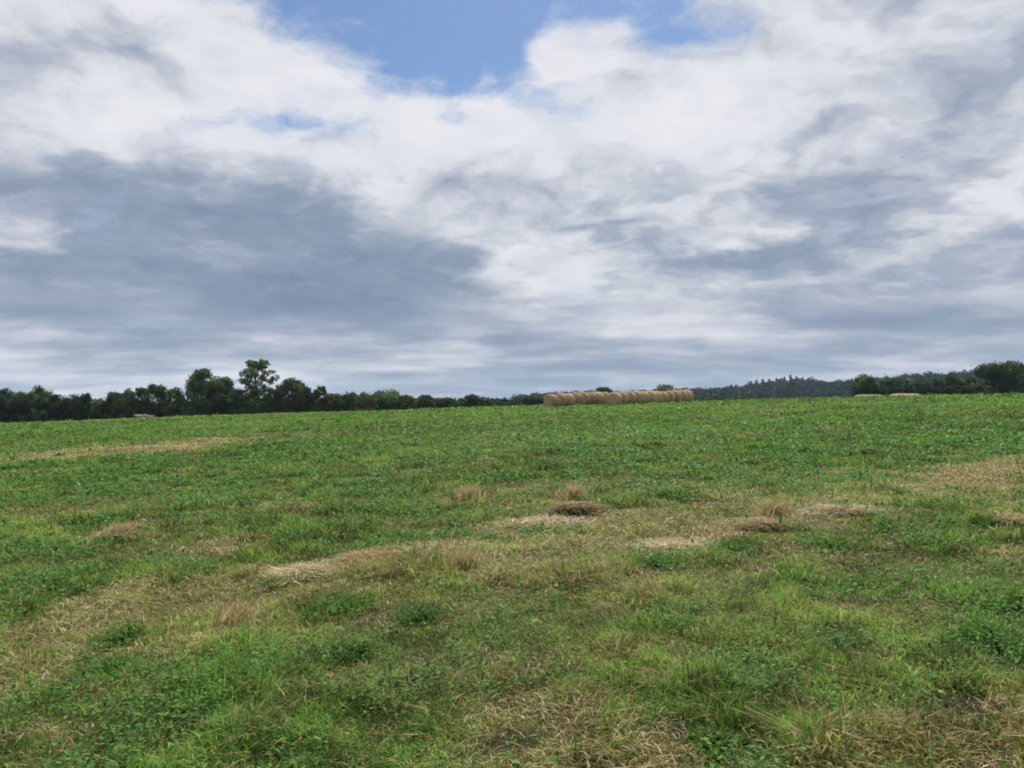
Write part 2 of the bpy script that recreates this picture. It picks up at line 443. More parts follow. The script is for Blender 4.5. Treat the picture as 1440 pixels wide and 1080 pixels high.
hay_clump(420, 810, 60, 4, 1800, PALE, 'pale hay heap at the left end of the central hay line')
hay_clump(515, 790, 56, 5, 1500, RUST, 'reddish hay heap just right of the leftmost pale heap in the line')
hay_clump(610, 781, 66, 4, 1300, PALE, 'whitish hay heap beside a dark green tuft in the central hay line')
hay_clump(950, 774, 80, 3, 1300, PALE, 'thin pale hay strip below and right of the brown mound')
hay_clump(1075, 742, 84, 4, 2000, TAN, 'straggly tan hay heap left of the largest pale heap', bias=1.0)

def weed(px, py, wpx, hpx, n, tone, label, name='weed_clump', cat='weed'):
    cx, cy = on_ground(px, py)
    rx = wpx * cy / FPX * 0.85; hz = hpx * cy / FPX * 0.85; z0 = float(ground_z(cx, cy))
    n = int(n * 1.3); a = rng.random(n) * 6.28; q = np.minimum(np.abs(rng.normal(0, 0.5, n)) * (0.6 + 0.9 * vnoise(a * 1.4, a * 0 + px, 8)), 0.62 + 0.16 * rng.random(n))
    x = rx * q * np.cos(a); y = rx * 1.1 * q * np.sin(a)
    top = hz * 0.55 * np.exp(-0.9 * q ** 2) * (0.7 + 0.6 * vnoise(x * 9 + px, y * 9, 3))
    z = top * (0.25 + 0.75 * rng.random(n)) + (ground_z(cx + x, cy + y) - z0)
    c = np.array(tone) * np.exp(rng.normal(0, 0.25, n))[:, None]
    size = 0.0095 * max(1, cy / 6.0) ** 0.9 * np.exp(rng.normal(0, 0.45, n))
    V, Q, C = leaflets(x, y, z, size, rng.normal(0.2, 0.55, n), a + rng.normal(0, 0.6, n), c)
    k = max(20, n // 3)
    x2, y2, z2 = x[:k], y[:k], (ground_z(cx + x[:k], cy + y[:k]) - z0)
    V2, Q2, T2, C2 = blades(x2, y2, z2, hz * (0.6 + 0.6 * rng.random(k)), np.full(k, 0.0026 * max(1, cy / 5)), a[:k] + rng.normal(0, 0.8, k), np.full(k, 0.5), np.full(k, 0.4), rng.random(k) * 6.28, c[:k], c[:k] * 1.1)
    nv = len(V)
    o = make_mesh(name, np.vstack([V, V2]), np.vstack([Q, Q2 + nv]), T2 + nv, np.vstack([C, C2]), M_CLOVER)
    o.location = (cx, cy, z0)
    return tag(o, label, cat, 'leafy weeds standing in the grass')
G1 = (0.062, 0.145, 0.034); G2 = (0.092, 0.180, 0.034); G3 = (0.076, 0.165, 0.032)
weed(588, 876, 46, 34, 380, G1, 'compact dark bluish green weed below the whitish hay heap')
weed(475, 860, 80, 36, 620, G2, 'wide green leafy clump below the reddish hay heap')
weed(945, 700, 70, 18, 420, G3, 'dark leafy clump right of the brown hay mound')
weed(1262, 698, 34, 20, 260, G1, 'small dark weed just right of the largest pale hay heap')
weed(1030, 775, 60, 22, 380, G3, 'dark green clump under the straggly tan hay heap')
weed(610, 775, 24, 16, 200, G3, 'small dark tuft sprouting beside the whitish hay heap')
weed(180, 900, 74, 30, 480, G2, 'bushy green weed low on the left side of the grass')
weed(160, 945, 44, 24, 300, G1, 'dark weed near the bottom left corner behind brown grass')
weed(1395, 915, 86, 46, 560, G3, 'tall dark green clump near the right edge above bare soil')
weed(500, 925, 50, 26, 320, G1, 'dark broad leafed weed left of bottom centre')
weed(1010, 1050, 70, 30, 360, G2, 'green clump nearest the camera at the bottom right of centre')
weed(84, 641, 10, 6, 90, G1, 'tiny dark weed on the yellow strip at far left')
weed(1170, 770, 70, 18, 380, G2, 'green leafy patch below the largest pale hay heap')
weed(1330, 735, 80, 20, 420, G3, 'broad dark clump left of the rusty hay patch')
weed(920, 800, 60, 24, 380, G1, 'dark green clump below the thin pale hay strip')

# ------------------------------------------------------------------ round bales
def straw_bale_mat(name, c0, c1, c2, spiral):
    m, nt, N, L = new_mat(name)
    out = N.new('ShaderNodeOutputMaterial'); p = N.new('ShaderNodeBsdfPrincipled')
    tc = N.new('ShaderNodeTexCoord'); mp = N.new('ShaderNodeMapping')
    mp.inputs['Scale'].default_value = (14, 3.5, 3.5) if not spiral else (7, 7, 7)
    L.new(tc.outputs['Object'], mp.inputs['Vector'])
    n = N.new('ShaderNodeTexNoise'); n.inputs['Scale'].default_value = 1.6; n.inputs['Detail'].default_value = 8; n.inputs['Roughness'].default_value = 0.7
    oi = N.new('ShaderNodeObjectInfo'); ad = N.new('ShaderNodeVectorMath'); ad.operation = 'ADD'
    L.new(mp.outputs[0], ad.inputs[0]); L.new(oi.outputs['Location'], ad.inputs[1]); L.new(ad.outputs[0], n.inputs['Vector'])
    r = N.new('ShaderNodeValToRGB'); r.color_ramp.elements[0].position = 0.3; r.color_ramp.elements[0].color = (*c0, 1)
    r.color_ramp.elements[1].position = 0.72; r.color_ramp.elements[1].color = (*c2, 1)
    e = r.color_ramp.elements.new(0.5); e.color = (*c1, 1)
    L.new(n.outputs[0], r.inputs[0])
    hs = N.new('ShaderNodeHueSaturation'); vr = N.new('ShaderNodeMapRange'); vr.inputs[3].default_value = 0.75; vr.inputs[4].default_value = 1.25
    L.new(oi.outputs['Random'], vr.inputs[0]); L.new(vr.outputs[0], hs.inputs['Value']); L.new(r.outputs[0], hs.inputs['Color'])
    L.new(hs.outputs[0], p.inputs['Base Color']); p.inputs['Roughness'].default_value = 0.85; p.inputs['Specular IOR Level'].default_value = 0.15
    b = N.new('ShaderNodeBump'); b.inputs['Strength'].default_value = 0.7; b.inputs['Distance'].default_value = 0.03
    L.new(n.outputs[0], b.inputs['Height']); L.new(b.outputs[0], p.inputs['Normal'])
    L.new(p.outputs[0], out.inputs['Surface'])
    return m
M_BALE = straw_bale_mat('weathered_straw', (0.17, 0.11, 0.065), (0.36, 0.26, 0.165), (0.58, 0.47, 0.32), False)
M_BEND = straw_bale_mat('straw_end', (0.20, 0.125, 0.08), (0.36, 0.25, 0.17), (0.50, 0.39, 0.27), True)
BR, BL = 0.70, 0.95

def bale_parts(root, seed):
    # roll: axis along local X, slightly sagged, rounded shoulders
    prof = [(-0.5, 0.76), (-0.475, 0.86), (-0.42, 0.94), (-0.33, 0.985), (-0.2, 1.01), (0, 1.012), (0.2, 1.01), (0.33, 0.985), (0.42, 0.94), (0.475, 0.86), (0.5, 0.76)]
    na = 40
    V = []
    for t, k in prof:
        for i in range(na):
            a = 2 * math.pi * i / na
            rr = BR * k * (1 + 0.045 * (float(vnoise(a * 2.2 + seed, t * 5 + seed)) - 0.5) + 0.02 * (float(vnoise(a * 9, t * 26 + seed)) - 0.5))
            yy = rr * math.sin(a) * 1.03; zz = rr * math.cos(a)
            if zz < -0.62: zz = -0.62 + (zz + 0.62) * 0.2
            V.append((t * BL, yy, zz + 0.635))
    Q = []
    for p in range(len(prof) - 1):
        for i in range(na):
            j = (i + 1) % na
            Q.append((p * na + i, p * na + j, (p + 1) * na + j, (p + 1) * na + i))
    make_mesh('roll', V, Q, None, None, M_BALE, True, root)
    for s in (-1, 1):
        E = []; QE = []; rings = [0.762, 0.72, 0.66, 0.5, 0.34, 0.18, 0.06]
        for ri, k in enumerate(rings):
            for i in range(na):
                a = 2 * math.pi * i / na
                rr = BR * k * (1 + 0.045 * (float(vnoise(a * 2.2 + seed, s * 2.5 + seed)) - 0.5) * (k > 0.7))
                yy = rr * math.sin(a) * 1.03; zz = rr * math.cos(a)
                if zz < -0.62: zz = -0.62 + (zz + 0.62) * 0.2
                E.append((s * (0.5 * BL + (0.012 + 0.012 * ((ri + i / na) % 2 > 1)) * (k < 0.9)), yy, zz + 0.635))
        for p in range(len(rings) - 1):
            for i in range(na):
                j = (i + 1) % na
                f = (p * na + i, p * na + j, (p + 1) * na + j, (p + 1) * na + i)
                QE.append(f if s < 0 else f[::-1])
        E.append((s * (0.5 * BL + 0.012), 0, 0.635)); c = len(E) - 1; b = (len(rings) - 1) * na
        T = [((b + i), (b + (i + 1) % na), c) if s < 0 else ((b + (i + 1) % na), (b + i), c) for i in range(na)]
        make_mesh('end_face', E, QE, T, None, M_BEND, True, root)
    # loose straws sticking out of the roll
    n = 1100
    a = rng.random(n) * 6.28; t = (rng.random(n) - 0.5) * BL * 1.02
    x = t; y = BR * 0.99 * np.sin(a) * 1.03; z = np.maximum(BR * 0.99 * np.cos(a), -0.62) + 0.635
    d = np.stack([rng.normal(0, 0.6, n), np.sin(a) + rng.normal(0, 0.6, n), np.cos(a) + rng.normal(0, 0.6, n)], 1)
    d /= np.linalg.norm(d, axis=1)[:, None]
    p0 = np.stack([x, y, z], 1); p1 = p0 + d * (0.05 + 0.14 * rng.random(n) ** 2)[:, None]
    s = np.cross(d, rng.normal(0, 1, (n, 3))); s = s / np.linalg.norm(s, axis=1)[:, None] * 0.010
    V = np.stack([p0 - s, p0 + s, p1], 1).reshape(-1, 3)
    T = np.arange(n)[:, None] * 3 + np.array([[0, 1, 2]])
    cc = np.repeat(pick(n, [(0.45, 0.35, 0.22), (0.36, 0.26, 0.16), (0.26, 0.17, 0.10)]), 3, axis=0)
    tag(make_mesh('loose_straw', V, None, T, cc, M_STRAW, False, root), kind='stuff')

ORD = ['first', 'second', 'third', 'fourth', 'fifth', 'sixth', 'seventh', 'eighth', 'ninth', 'tenth', 'eleventh', 'twelfth',
       'thirteenth', 'fourteenth', 'fifteenth', 'sixteenth', 'seventeenth', 'eighteenth', 'nineteenth', 'twentieth']
proto = []
rows = [('left', 8, (3.72, 73.6), (0.83, 0.88)), ('right', 12, (10.0, 75.2), (0.83, 0.88))]
for rowname, nb, p0, st in rows:
    for i in range(nb):
        x = p0[0] + st[0] * i + rng.normal(0, 0.04); y = p0[1] + st[1] * i + rng.normal(0, 0.07)
        z = float(ground_z(x, y)) - 0.02
        rz = math.atan2(st[1], st[0]) + rng.normal(0, 0.12)
        if i == 0:
            lab = 'round straw bale showing its flat end at the left end of the %s row' % rowname
        elif i == nb - 1:
            lab = 'last round straw bale at the right end of the %s row' % rowname
        else:
            lab = '%s round straw bale from the left end of the %s bale row' % (ORD[i], rowname)
        g = 'round straw bales standing in two rows on the field'
        if len(proto) < 4:
            o = thing('straw_bale', (x, y, z), lab, 'bale', g, rz); bale_parts(o, 3 + 7 * len(proto)); proto.append(o)
        else:
            o = copy_thing(proto[(i * 3 + len(rowname)) % 4], (x, y, z), rz, lab, g)
        f = 0.96 + 0.08 * rng.random(); o.scale = (0.90 + 0.10 * rng.random(), f, f); o.rotation_euler = (rng.normal(0, 0.03), rng.normal(0, 0.02), rz)

# ------------------------------------------------------------------ trees
def tube(path, radii, ns=7):
    path = np.array(path, dtype=float); V = []; Q = []
    for i, p in enumerate(path):
        d = path[min(i + 1, len(path) - 1)] - path[max(i - 1, 0)]; d /= np.linalg.norm(d) + 1e-9
        u = np.cross(d, [0.3, 1, 0.1]); u /= np.linalg.norm(u); w = np.cross(d, u)
        for k in range(ns):
            a = 2 * math.pi * k / ns
            V.append(p + (u * math.cos(a) + w * math.sin(a)) * radii[i])
    for i in range(len(path) - 1):
        for k in range(ns):
            k2 = (k + 1) % ns
            Q.append((i * ns + k, i * ns + k2, (i + 1) * ns + k2, (i + 1) * ns + k))
    return np.array(V), np.array(Q)

def leaf_cloud(centres, rads, per, size, tone, tvar=0.3, lvar=0.25):
    """many small leaf sprays over the clumps of a crown"""
    n = sum(per); ci = np.repeat(np.arange(len(centres)), per)
    d = rng.normal(0, 1, (n, 3)); d /= np.linalg.norm(d, axis=1)[:, None]
    q = (0.35 + 0.70 * rng.random(n) ** 0.55) * np.where(rng.random(n) < 0.14, 1.0 + 0.55 * rng.random(n), 1.0)
    off = d * rads[ci] * q[:, None]
    p = centres[ci] + off
    nn = d + rng.normal(0, 0.7, (n, 3)) + np.array([0, 0, 0.35]); nn /= np.linalg.norm(nn, axis=1)[:, None]
    u = np.cross(nn, rng.normal(0, 1, (n, 3))); u /= np.linalg.norm(u, axis=1)[:, None]; w = np.cross(nn, u)
    s = size * np.exp(rng.normal(0, 0.3, n))[:, None]
    u = u * s; w = w * s * 0.7
    V = np.stack([p - u, p - w * 0.9 + u * 0.1, p + u, p + w * 0.9 - u * 0.15], 1).reshape(-1, 3)
    Q = np.arange(n)[:, None] * 4 + np.array([[0, 1, 2, 3]])
    ct = np.exp(rng.normal(0, tvar, len(centres)))[ci] * np.exp(rng.normal(0, lvar, n))
    warm = rng.normal(0, 0.12, len(centres))[ci]
    c = np.array(tone)[None] * ct[:, None]
    c[:, 0] *= 1 + warm; c[:, 2] *= 1 - warm
    return V, Q, np.repeat(c, 4, axis=0)

def crown_clumps(kind, W, H, seed):
    rg = np.random.default_rng(seed)
    C = []; Rr = []
    if kind == 'sparse':
        n = 62
        for i in range(n):
            a = rg.random() * 6.28; t = rg.random()
            zz = 0.34 + 0.62 * t
            lim = W * math.sqrt(max(0.05, 1 - ((zz - 0.64) / 0.36) ** 2))
            q = lim * (0.25 + 0.75 * rg.random())
            C.append((q * math.cos(a), q * math.sin(a), zz * H)); k = W * (0.09 + 0.11 * rg.random()); Rr.append((k * 1.15, k * 1.15, k * 0.8))
    elif kind == 'spire':
        n = 26
        for i in range(n):
            zz = (i + rg.random()) / n; lim = W * (1 - zz) ** 0.75
            a = rg.random() * 6.28; q = lim * 0.7 * rg.random() ** 0.5
            C.append((q * math.cos(a), q * math.sin(a), (0.04 + 0.90 * zz) * H)); k = max(lim * 0.5, W * 0.16); Rr.append((k, k, k * 0.9))
    else:
        n = 74 if kind == 'round' else 66
        low = 0.03
        for i in range(n):
            zz = low + (0.93 - low) * rg.random() ** 1.05
            prof = math.sqrt(max(0.03, 1 - (max(zz - 0.36, 0) / 0.60) ** 2))
            lim = W * prof
            a = rg.random() * 6.28; q = lim * (0.30 + 0.62 * rg.random() ** 0.6)
            k = W * (0.20 + 0.19 * rg.random())
            if kind == 'ragged':
                zz = min(0.93, zz * (0.9 + 0.2 * rg.random())); k *= 0.92
            C.append((q * math.cos(a), q * math.sin(a), max(0.3 * k, zz / 0.93 * (H - k * 0.75)))); Rr.append((k, k, k * 0.82))
        if kind == 'ragged':
            for i in range(7):
                a = rg.random() * 6.28; q = W * 0.5 * rg.random()
                C.append((q * math.cos(a), q * math.sin(a), H * (0.93 - 0.25 * q / W - 0.06 * rg.random()))); k = W * 0.13; Rr.append((k, k, k * 1.6))
    return np.array(C), np.array(Rr)

def tree(name, px, top, hw, depth, kind, tone, label, group, cat='tree', leaf=0.20, dens=1.0, sink=0.15):
    d = at_depth(px, 560, depth)
    x, y = float(d[0]), depth
    z0 = float(ground_z(x, y)) - sink
    H = float(at_depth(px, top, depth)[2]) - z0
    W = hw * depth / FPX
    root = thing(name, (x, y, z0), label, cat, group)
    seed = int(px * 7 + top)
    jr = np.random.default_rng(seed + 5); jk = 1.0 + 0.7 * jr.random(); tone = (tone[0] * jk * (0.9 + 0.25 * jr.random()), tone[1] * jk, tone[2] * jk)
    C, Rr = crown_clumps(kind, W, H, seed)
    area = Rr[:, 0] ** 2
    per = np.maximum(24, (area / (leaf * leaf) * 4.2 * dens)).astype(int)
    V, Q, c = leaf_cloud(C, Rr, list(per), leaf, tone)
    V[:, 2] = np.maximum(V[:, 2], 0.02)
    make_mesh('crown', V, Q, None, c, M_LEAF, False, root)
    tv, tq, nv = [], [], 0
    th = H * (0.72 if kind != 'spire' else 0.95); tr = max(0.06, H * 0.022)
    wob = np.random.default_rng(seed + 1)
    path = [(wob.normal(0, 0.012 * H) * min(1, k), wob.normal(0, 0.012 * H) * min(1, k), th * k / 6) for k in range(7)]
    rad = [tr * (1.35 if k == 0 else 1 - 0.13 * k) for k in range(7)]
    a, b = tube(path, rad); tv.append(a); tq.append(b); nv += len(a)
    order = np.argsort(-Rr[:, 0])[:9 if kind != 'sparse' else 22]
    for i in order:
        zb = min(th * 0.95, max(0.18 * H, C[i, 2] - 0.55 * np.hypot(C[i, 0], C[i, 1]) - 0.08 * H))
        f = zb / th * 6; k = int(min(5, f)); g = f - k
        s = np.array(path[k]) * (1 - g) + np.array(path[k + 1]) * g
        m = s * 0.45 + C[i] * 0.55 + np.array([0, 0, 0.04 * H])
        a, b = tube([s, m, C[i]], [tr * 0.45, tr * 0.3, tr * 0.12], 5); tv.append(a); tq.append(b + nv); nv += len(a)
    make_mesh('trunk', np.vstack(tv), np.vstack(tq), None, None, M_BARK, True, root)
    return root

DARK = (0.030, 0.054, 0.021); MIDG = (0.046, 0.078, 0.027); OLIVE = (0.064, 0.088, 0.030); BLUEG = (0.020, 0.038, 0.026)
# px, top row, half width, kind, tone, distance, look
LEFT = [
 (-34, 548, 22, 'round', DARK, 150, None), (2, 545, 16, 'ragged', DARK, 149, 'dark tree cut off by the left edge of the picture'),
 (30, 550, 16, 'round', MIDG, 150, None), (55, 542, 17, 'ragged', MIDG, 149, 'pointed green tree, first to rise above its neighbours at far left'),
 (82, 554, 14, 'round', DARK, 150, None), (103, 554, 13, 'round', DARK, 151, None), (122, 553, 12, 'ragged', DARK, 150, None),
 (142, 561, 14, 'round', MIDG, 149, 'lowest rounded bush in the dip of the left tree line'),
 (163, 549, 13, 'round', OLIVE, 150, None), (180, 545, 12, 'ragged', MIDG, 149, None), (198, 544, 13, 'ragged', DARK, 150, None),
 (220, 540, 17, 'ragged', DARK, 149, None), (246, 545, 15, 'round', MIDG, 150, None),
 (284, 519, 27, 'ragged', MIDG, 150, 'big dense dark tree just left of the tall airy tree'),
 (309, 526, 20, 'round', MIDG, 151, 'rounded shoulder tree leaning on the right side of the big dense tree'),
 (334, 546, 13, 'round', MIDG, 149, None),
 (360, 505, 28, 'sparse', MIDG, 152, 'tallest tree on the left, airy crown with sky showing through its leaves'),
 (350, 553, 17, 'round', DARK, 148, 'low dark bush under the tall airy tree'),
 (384, 547, 14, 'ragged', MIDG, 149, None),
 (410, 531, 21, 'round', OLIVE, 150, 'broad rounded olive tree just right of the tall airy tree'),
 (430, 543, 13, 'round', DARK, 150, None), (450, 542, 12, 'ragged', MIDG, 150, 'narrow upright tree right of a small gap in the left line'),
 (470, 553, 15, 'round', OLIVE, 150, None), (493, 552, 16, 'round', DARK, 151, None), (518, 551, 17, 'round', OLIVE, 150, None),
 (546, 548, 22, 'round', OLIVE, 152, 'wide low domed tree right of middle in the left line'), (571, 555, 14, 'round', MIDG, 151, None), (598, 555, 13, 'round', DARK, 150, None),
 (626, 559, 14, 'round', DARK, 151, None), (645, 564, 10, 'round', MIDG, 151, None),
 (663, 554, 13, 'ragged', DARK, 152, 'dark peaked tree standing well left of the bales'), (684, 561, 12, 'round', MIDG, 153, None),
 (704, 564, 11, 'round', BLUEG, 156, None), (722, 562, 12, 'round', MIDG, 158, None), (744, 562, 12, 'round', DARK, 160, 'small dark tree touching the left end of the bales'),
]
order = sorted(range(len(LEFT)), key=lambda i: LEFT[i][0])
words = {'round': 'dark rounded', 'ragged': 'dark ragged topped', 'sparse': 'airy'}
vis = 0
for i in order:
    px, top, hw, kind, tone, dep, look = LEFT[i]
    lab = look
    if px >= 0: vis += 1
    if lab is None:
        if px < 0: lab = 'dark rounded tree just outside the left edge of the picture'
        else:
            n = vis
            w2 = 'olive rounded' if tone is OLIVE else ('green rounded' if (tone is MIDG and kind == 'round') else words[kind])
            num = ORD[n - 1] if n <= 20 else 'twenty ' + ORD[n - 21]
            if n <= 20: lab = '%s hedgerow tree, %s tree from the left edge' % (w2, num)
            else: lab = '%s hedgerow tree, %s tree to the left of the bales' % (w2, ORD[len([q for q in LEFT if q[0] > px])])
    tree('hedgerow_tree', px, top, hw * 1.12, dep, kind, tone, lab, 'trees of the left tree line', leaf=0.17 if kind != 'sparse' else 0.20, dens=1.0 if kind != 'sparse' else 1.1)

RIGHT = [
 (849, 544, 18, 'round', DARK, 190, 'flat topped dark tree showing above the middle of the bales'),
 (826, 550, 12, 'round', DARK, 190, 'small dark tree peeping over the left row of bales'),
 (934, 540, 17, 'round', OLIVE, 200, 'pale green round tree showing above the right row of bales'),
 (905, 548, 12, 'round', DARK, 205, 'low dark tree left of the pale green tree above the bales'),
 (965, 549, 16, 'round', DARK, 205, 'low dark tree above the right end of the bales'),
 (1217, 525, 17, 'round', MIDG, 170, 'rounded tree at the left end of the right hand tree line'),
 (1243, 534, 16, 'round', DARK, 172, 'dark tree right beside the rounded end tree of the right line'),
 (1268, 530, 18, 'round', MIDG, 171, 'green tree above the pale straw heaps'),
 (1294, 532, 16, 'ragged', DARK, 170, 'ragged dark tree above the right end of the pale straw'),
 (1318, 531, 15, 'round', DARK, 171, 'rounded dark tree right of the pale straw heaps'),
 (1338, 526, 16, 'ragged', MIDG, 170, 'ragged green tree midway between the pale straw and the oak'),
 (1362, 530, 15, 'round', DARK, 171, 'dark tree closest to the left side of the large oak'),
 (1414, 505, 38, 'round', MIDG, 165, 'large domed oak rising highest at the right edge'),
 (1450, 512, 24, 'round', MIDG, 166, 'tree partly cut off by the right edge behind the oak'),
 (1384, 541, 16, 'round', DARK, 163, 'low dark bush at the foot of the large oak'),
]
for px, top, hw, kind, tone, dep, lab in RIGHT:
    tree('hedgerow_tree', px, top, hw * 1.1, dep, kind, tone, lab, 'trees of the right tree line' if px > 1200 else 'trees behind the bales', leaf=0.19, dens=1.0)
tree('bush', 1247, 553, 5, 101, 'round', DARK, 'tiny dark bush between the two pale straw heaps', 'bushes at the field edge', 'bush', leaf=0.06, sink=0.3)
tree('bush', 980, 561, 6, 86, 'round', DARK, 'tiny dark bush at the right end of the bales', 'bushes at the field edge', 'bush', leaf=0.05, sink=0.2)

# long low heaps of pale straw behind the field's crest on the right
def straw_heap(px0, px1, top, dep, label):
    a = at_depth(px0, 560, dep); b = at_depth(px1, 560, dep); cx = (a[0] + b[0]) / 2; L = b[0] - a[0]
    z0 = float(ground_z(cx, dep)) - 0.15; H = at_depth((px0 + px1) / 2, top, dep)[2] - z0
    nx, ny = 60, 14; V = []
    for i in range(nx + 1):
        for j in range(ny + 1):
            t = i / nx * 2 - 1; s = j / ny * 2 - 1
            prof = (1 - abs(t) ** 7) ** 0.5 * (1 - s * s) ** 0.6
            hh = H * prof * (0.86 + 0.22 * float(fbm(np.array(i / 5.0 + px0), np.array(j / 3.0), 9, 3)))
            V.append((t * L / 2, s * 0.9, hh))
    Q = [(i * (ny + 1) + j, (i + 1) * (ny + 1) + j, (i + 1) * (ny + 1) + j + 1, i * (ny + 1) + j + 1) for i in range(nx) for j in range(ny)]
    n = 2600
    t = rng.random(n) * 2 - 1; s = rng.random(n) * 2 - 1
    x = t * L / 2; y = s * 0.9; z = H * (1 - np.abs(t) ** 7) ** 0.5 * (1 - s * s) ** 0.6 * (0.85 + 0.25 * rng.random(n))
    cc = pick(n, [(0.62, 0.56, 0.42), (0.55, 0.48, 0.34), (0.68, 0.62, 0.48)])
    V2, Q2, T2, C2 = blades(x, y, z, np.full(n, 0.16), np.full(n, 0.02), rng.random(n) * 6.28, np.full(n, 0.9), np.full(n, 0.9), rng.random(n) * 6.28, cc, cc)
    V = np.array(V); nv = len(V)
    col = np.vstack([np.tile([[0.58, 0.51, 0.37]], (nv, 1)), C2])
    o = make_mesh('straw_heap', np.vstack([V, V2]), np.vstack([np.array(Q), Q2 + nv]), T2 + nv, col, M_STRAW)
    o.location = (cx, dep, z0)
    tag(o, label, 'straw', 'pale straw heaps at the far right field edge')
straw_heap(1201, 1243, 556, 100, 'low pale straw heap left of the tiny bush below the right trees')
straw_heap(1251, 1296, 554.5, 100, 'longer pale straw heap right of the tiny bush below the right trees')

# pale seeding grass tufts on the left field margin
def pale_tuft(px, py, wpx, hpx, dep, label):
    d = at_depth(px, py, dep); cx = float(d[0]); z0 = float(ground_z(cx, dep)) - 0.05; n = 420
    H = hpx * dep / FPX; a = rng.random(n) * 6.28; q = np.sqrt(rng.random(n)) * wpx * dep / FPX * 0.5
    cc = pick(n, [(0.34, 0.36, 0.20), (0.42, 0.40, 0.26), (0.26, 0.32, 0.14)])
    V, Q, T, C = blades(q * np.cos(a), q * np.sin(a), np.zeros(n), H * (0.5 + 0.6 * rng.random(n)), np.full(n, 0.022), a, np.full(n, 0.4), np.full(n, 0.4), a + 1.57, cc, cc)
    o = make_mesh('grass_tuft', V, Q, T, C, M_GRASS); o.location = (cx, dep, z0)
    tag(o, label, 'grass tuft', 'pale grass tufts on the left field margin')
pale_tuft(198, 592, 10, 10, 92, 'larger pale grass tuft in front of the left tree line')
pale_tuft(211, 592, 6, 8, 92, 'smaller pale grass tuft right beside the larger one at left')

def dry_tuft(px, py, wpx, hpx, n, label):
    cx, cy = on_ground(px, py); z0 = float(ground_z(cx, cy)); H = hpx * cy / FPX
    a = rng.random(n) * 6.28; q = np.abs(rng.normal(0, 0.45, n)) * wpx * cy / FPX * 0.5
    x = q * np.cos(a); y = q * np.sin(a)
    cc = pick(n, [(0.46, 0.36, 0.19), (0.40, 0.31, 0.14), (0.34, 0.30, 0.12), (0.52, 0.43, 0.26)]) * np.exp(rng.normal(0, 0.2, n))[:, None]
    V, Q, T, C = blades(x, y, ground_z(cx + x, cy + y) - z0, H * (0.5 + 0.6 * rng.random(n)), np.full(n, 0.0028 * max(1, cy / 6)), rng.normal(0.4, 1.2, n), np.clip(rng.normal(0.4, 0.2, n), 0, 1), rng.random(n) * 0.6, rng.random(n) * 6.28, cc, cc)
    o = make_mesh('grass_tuft', V, Q, T, C, M_STRAW); o.location = (cx, cy, z0)
    tag(o, label, 'grass tuft', 'dry upright grass tufts')
dry_tuft(803, 708, 46, 32, 420, 'dry tan grass tuft standing just behind the brown hay mound')
dry_tuft(166, 757, 50, 26, 420, 'dry tan grass tuft rising from the lone round patch at left')
dry_tuft(1085, 728, 60, 32, 420, 'dry tan upright grass left of the largest pale hay heap')
dry_tuft(655, 704, 50, 24, 380, 'dry pale grass tuft above left of the brown hay mound')
dry_tuft(650, 800, 60, 36, 420, 'pale upright stalks right of the whitish hay heap')
dry_tuft(330, 880, 100, 40, 300, 'pale wispy seeding grass at lower left between two green weeds')

# ------------------------------------------------------------------ far wooded hill
def build_far_wood():
    n = 1500
    px = 640 + rng.random(n) * 900; r = 560 + 440 * rng.random(n) ** 0.8
    az = np.arctan((px - 720) / FPX); x = r * np.sin(az); y = r * np.cos(az)
    hh = hill_height(x, y)
    ok = hh > 1.5
    x, y, r = x[ok], y[ok], r[ok]
    z = ground_z(x, y); n = len(x)
    Hs = np.clip(11 + rng.normal(0, 1.6, n), 7, 15); Ws = 4.2 + 1.6 * rng.random(n)
    C = []; Rr = []
    for k in range(5):
        a = rng.random(n) * 6.28; q = Ws * 0.5 * (k > 0)
        C.append(np.stack([x + q * np.cos(a), y + q * np.sin(a), z + Hs * (0.80 if k == 0 else 0.35 + 0.35 * rng.random(n))], 1))
        s = Ws * (0.55 + 0.2 * rng.random(n)); Rr.append(np.stack([s, s, s * 0.85], 1))
    C = np.vstack(C); Rr = np.vstack(Rr)
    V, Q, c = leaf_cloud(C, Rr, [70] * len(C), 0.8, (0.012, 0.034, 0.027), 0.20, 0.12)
    o = make_mesh('far_wood', V, Q, None, c, M_LEAF)
    tag(o, 'dark bluish wood covering the distant low hill on the right', 'wood', kind='stuff')
build_far_wood()
for px, top in [(1056, 535), (1064, 534), (1073, 532), (1082, 532), (1092, 531), (1103, 529), (1112, 527), (1120, 529), (1129, 530), (1137, 531)]:
    dep = HILL_R * 0.985
    d = at_depth(px, 560, dep); zz = float(ground_z(d[0], dep))
    tree('conifer_tree', px, top, 7.0, dep, 'spire', (0.012, 0.026, 0.020), 'narrow dark conifer on the skyline of the distant wooded hill', 'conifers on the distant skyline', leaf=0.8, dens=2.0)

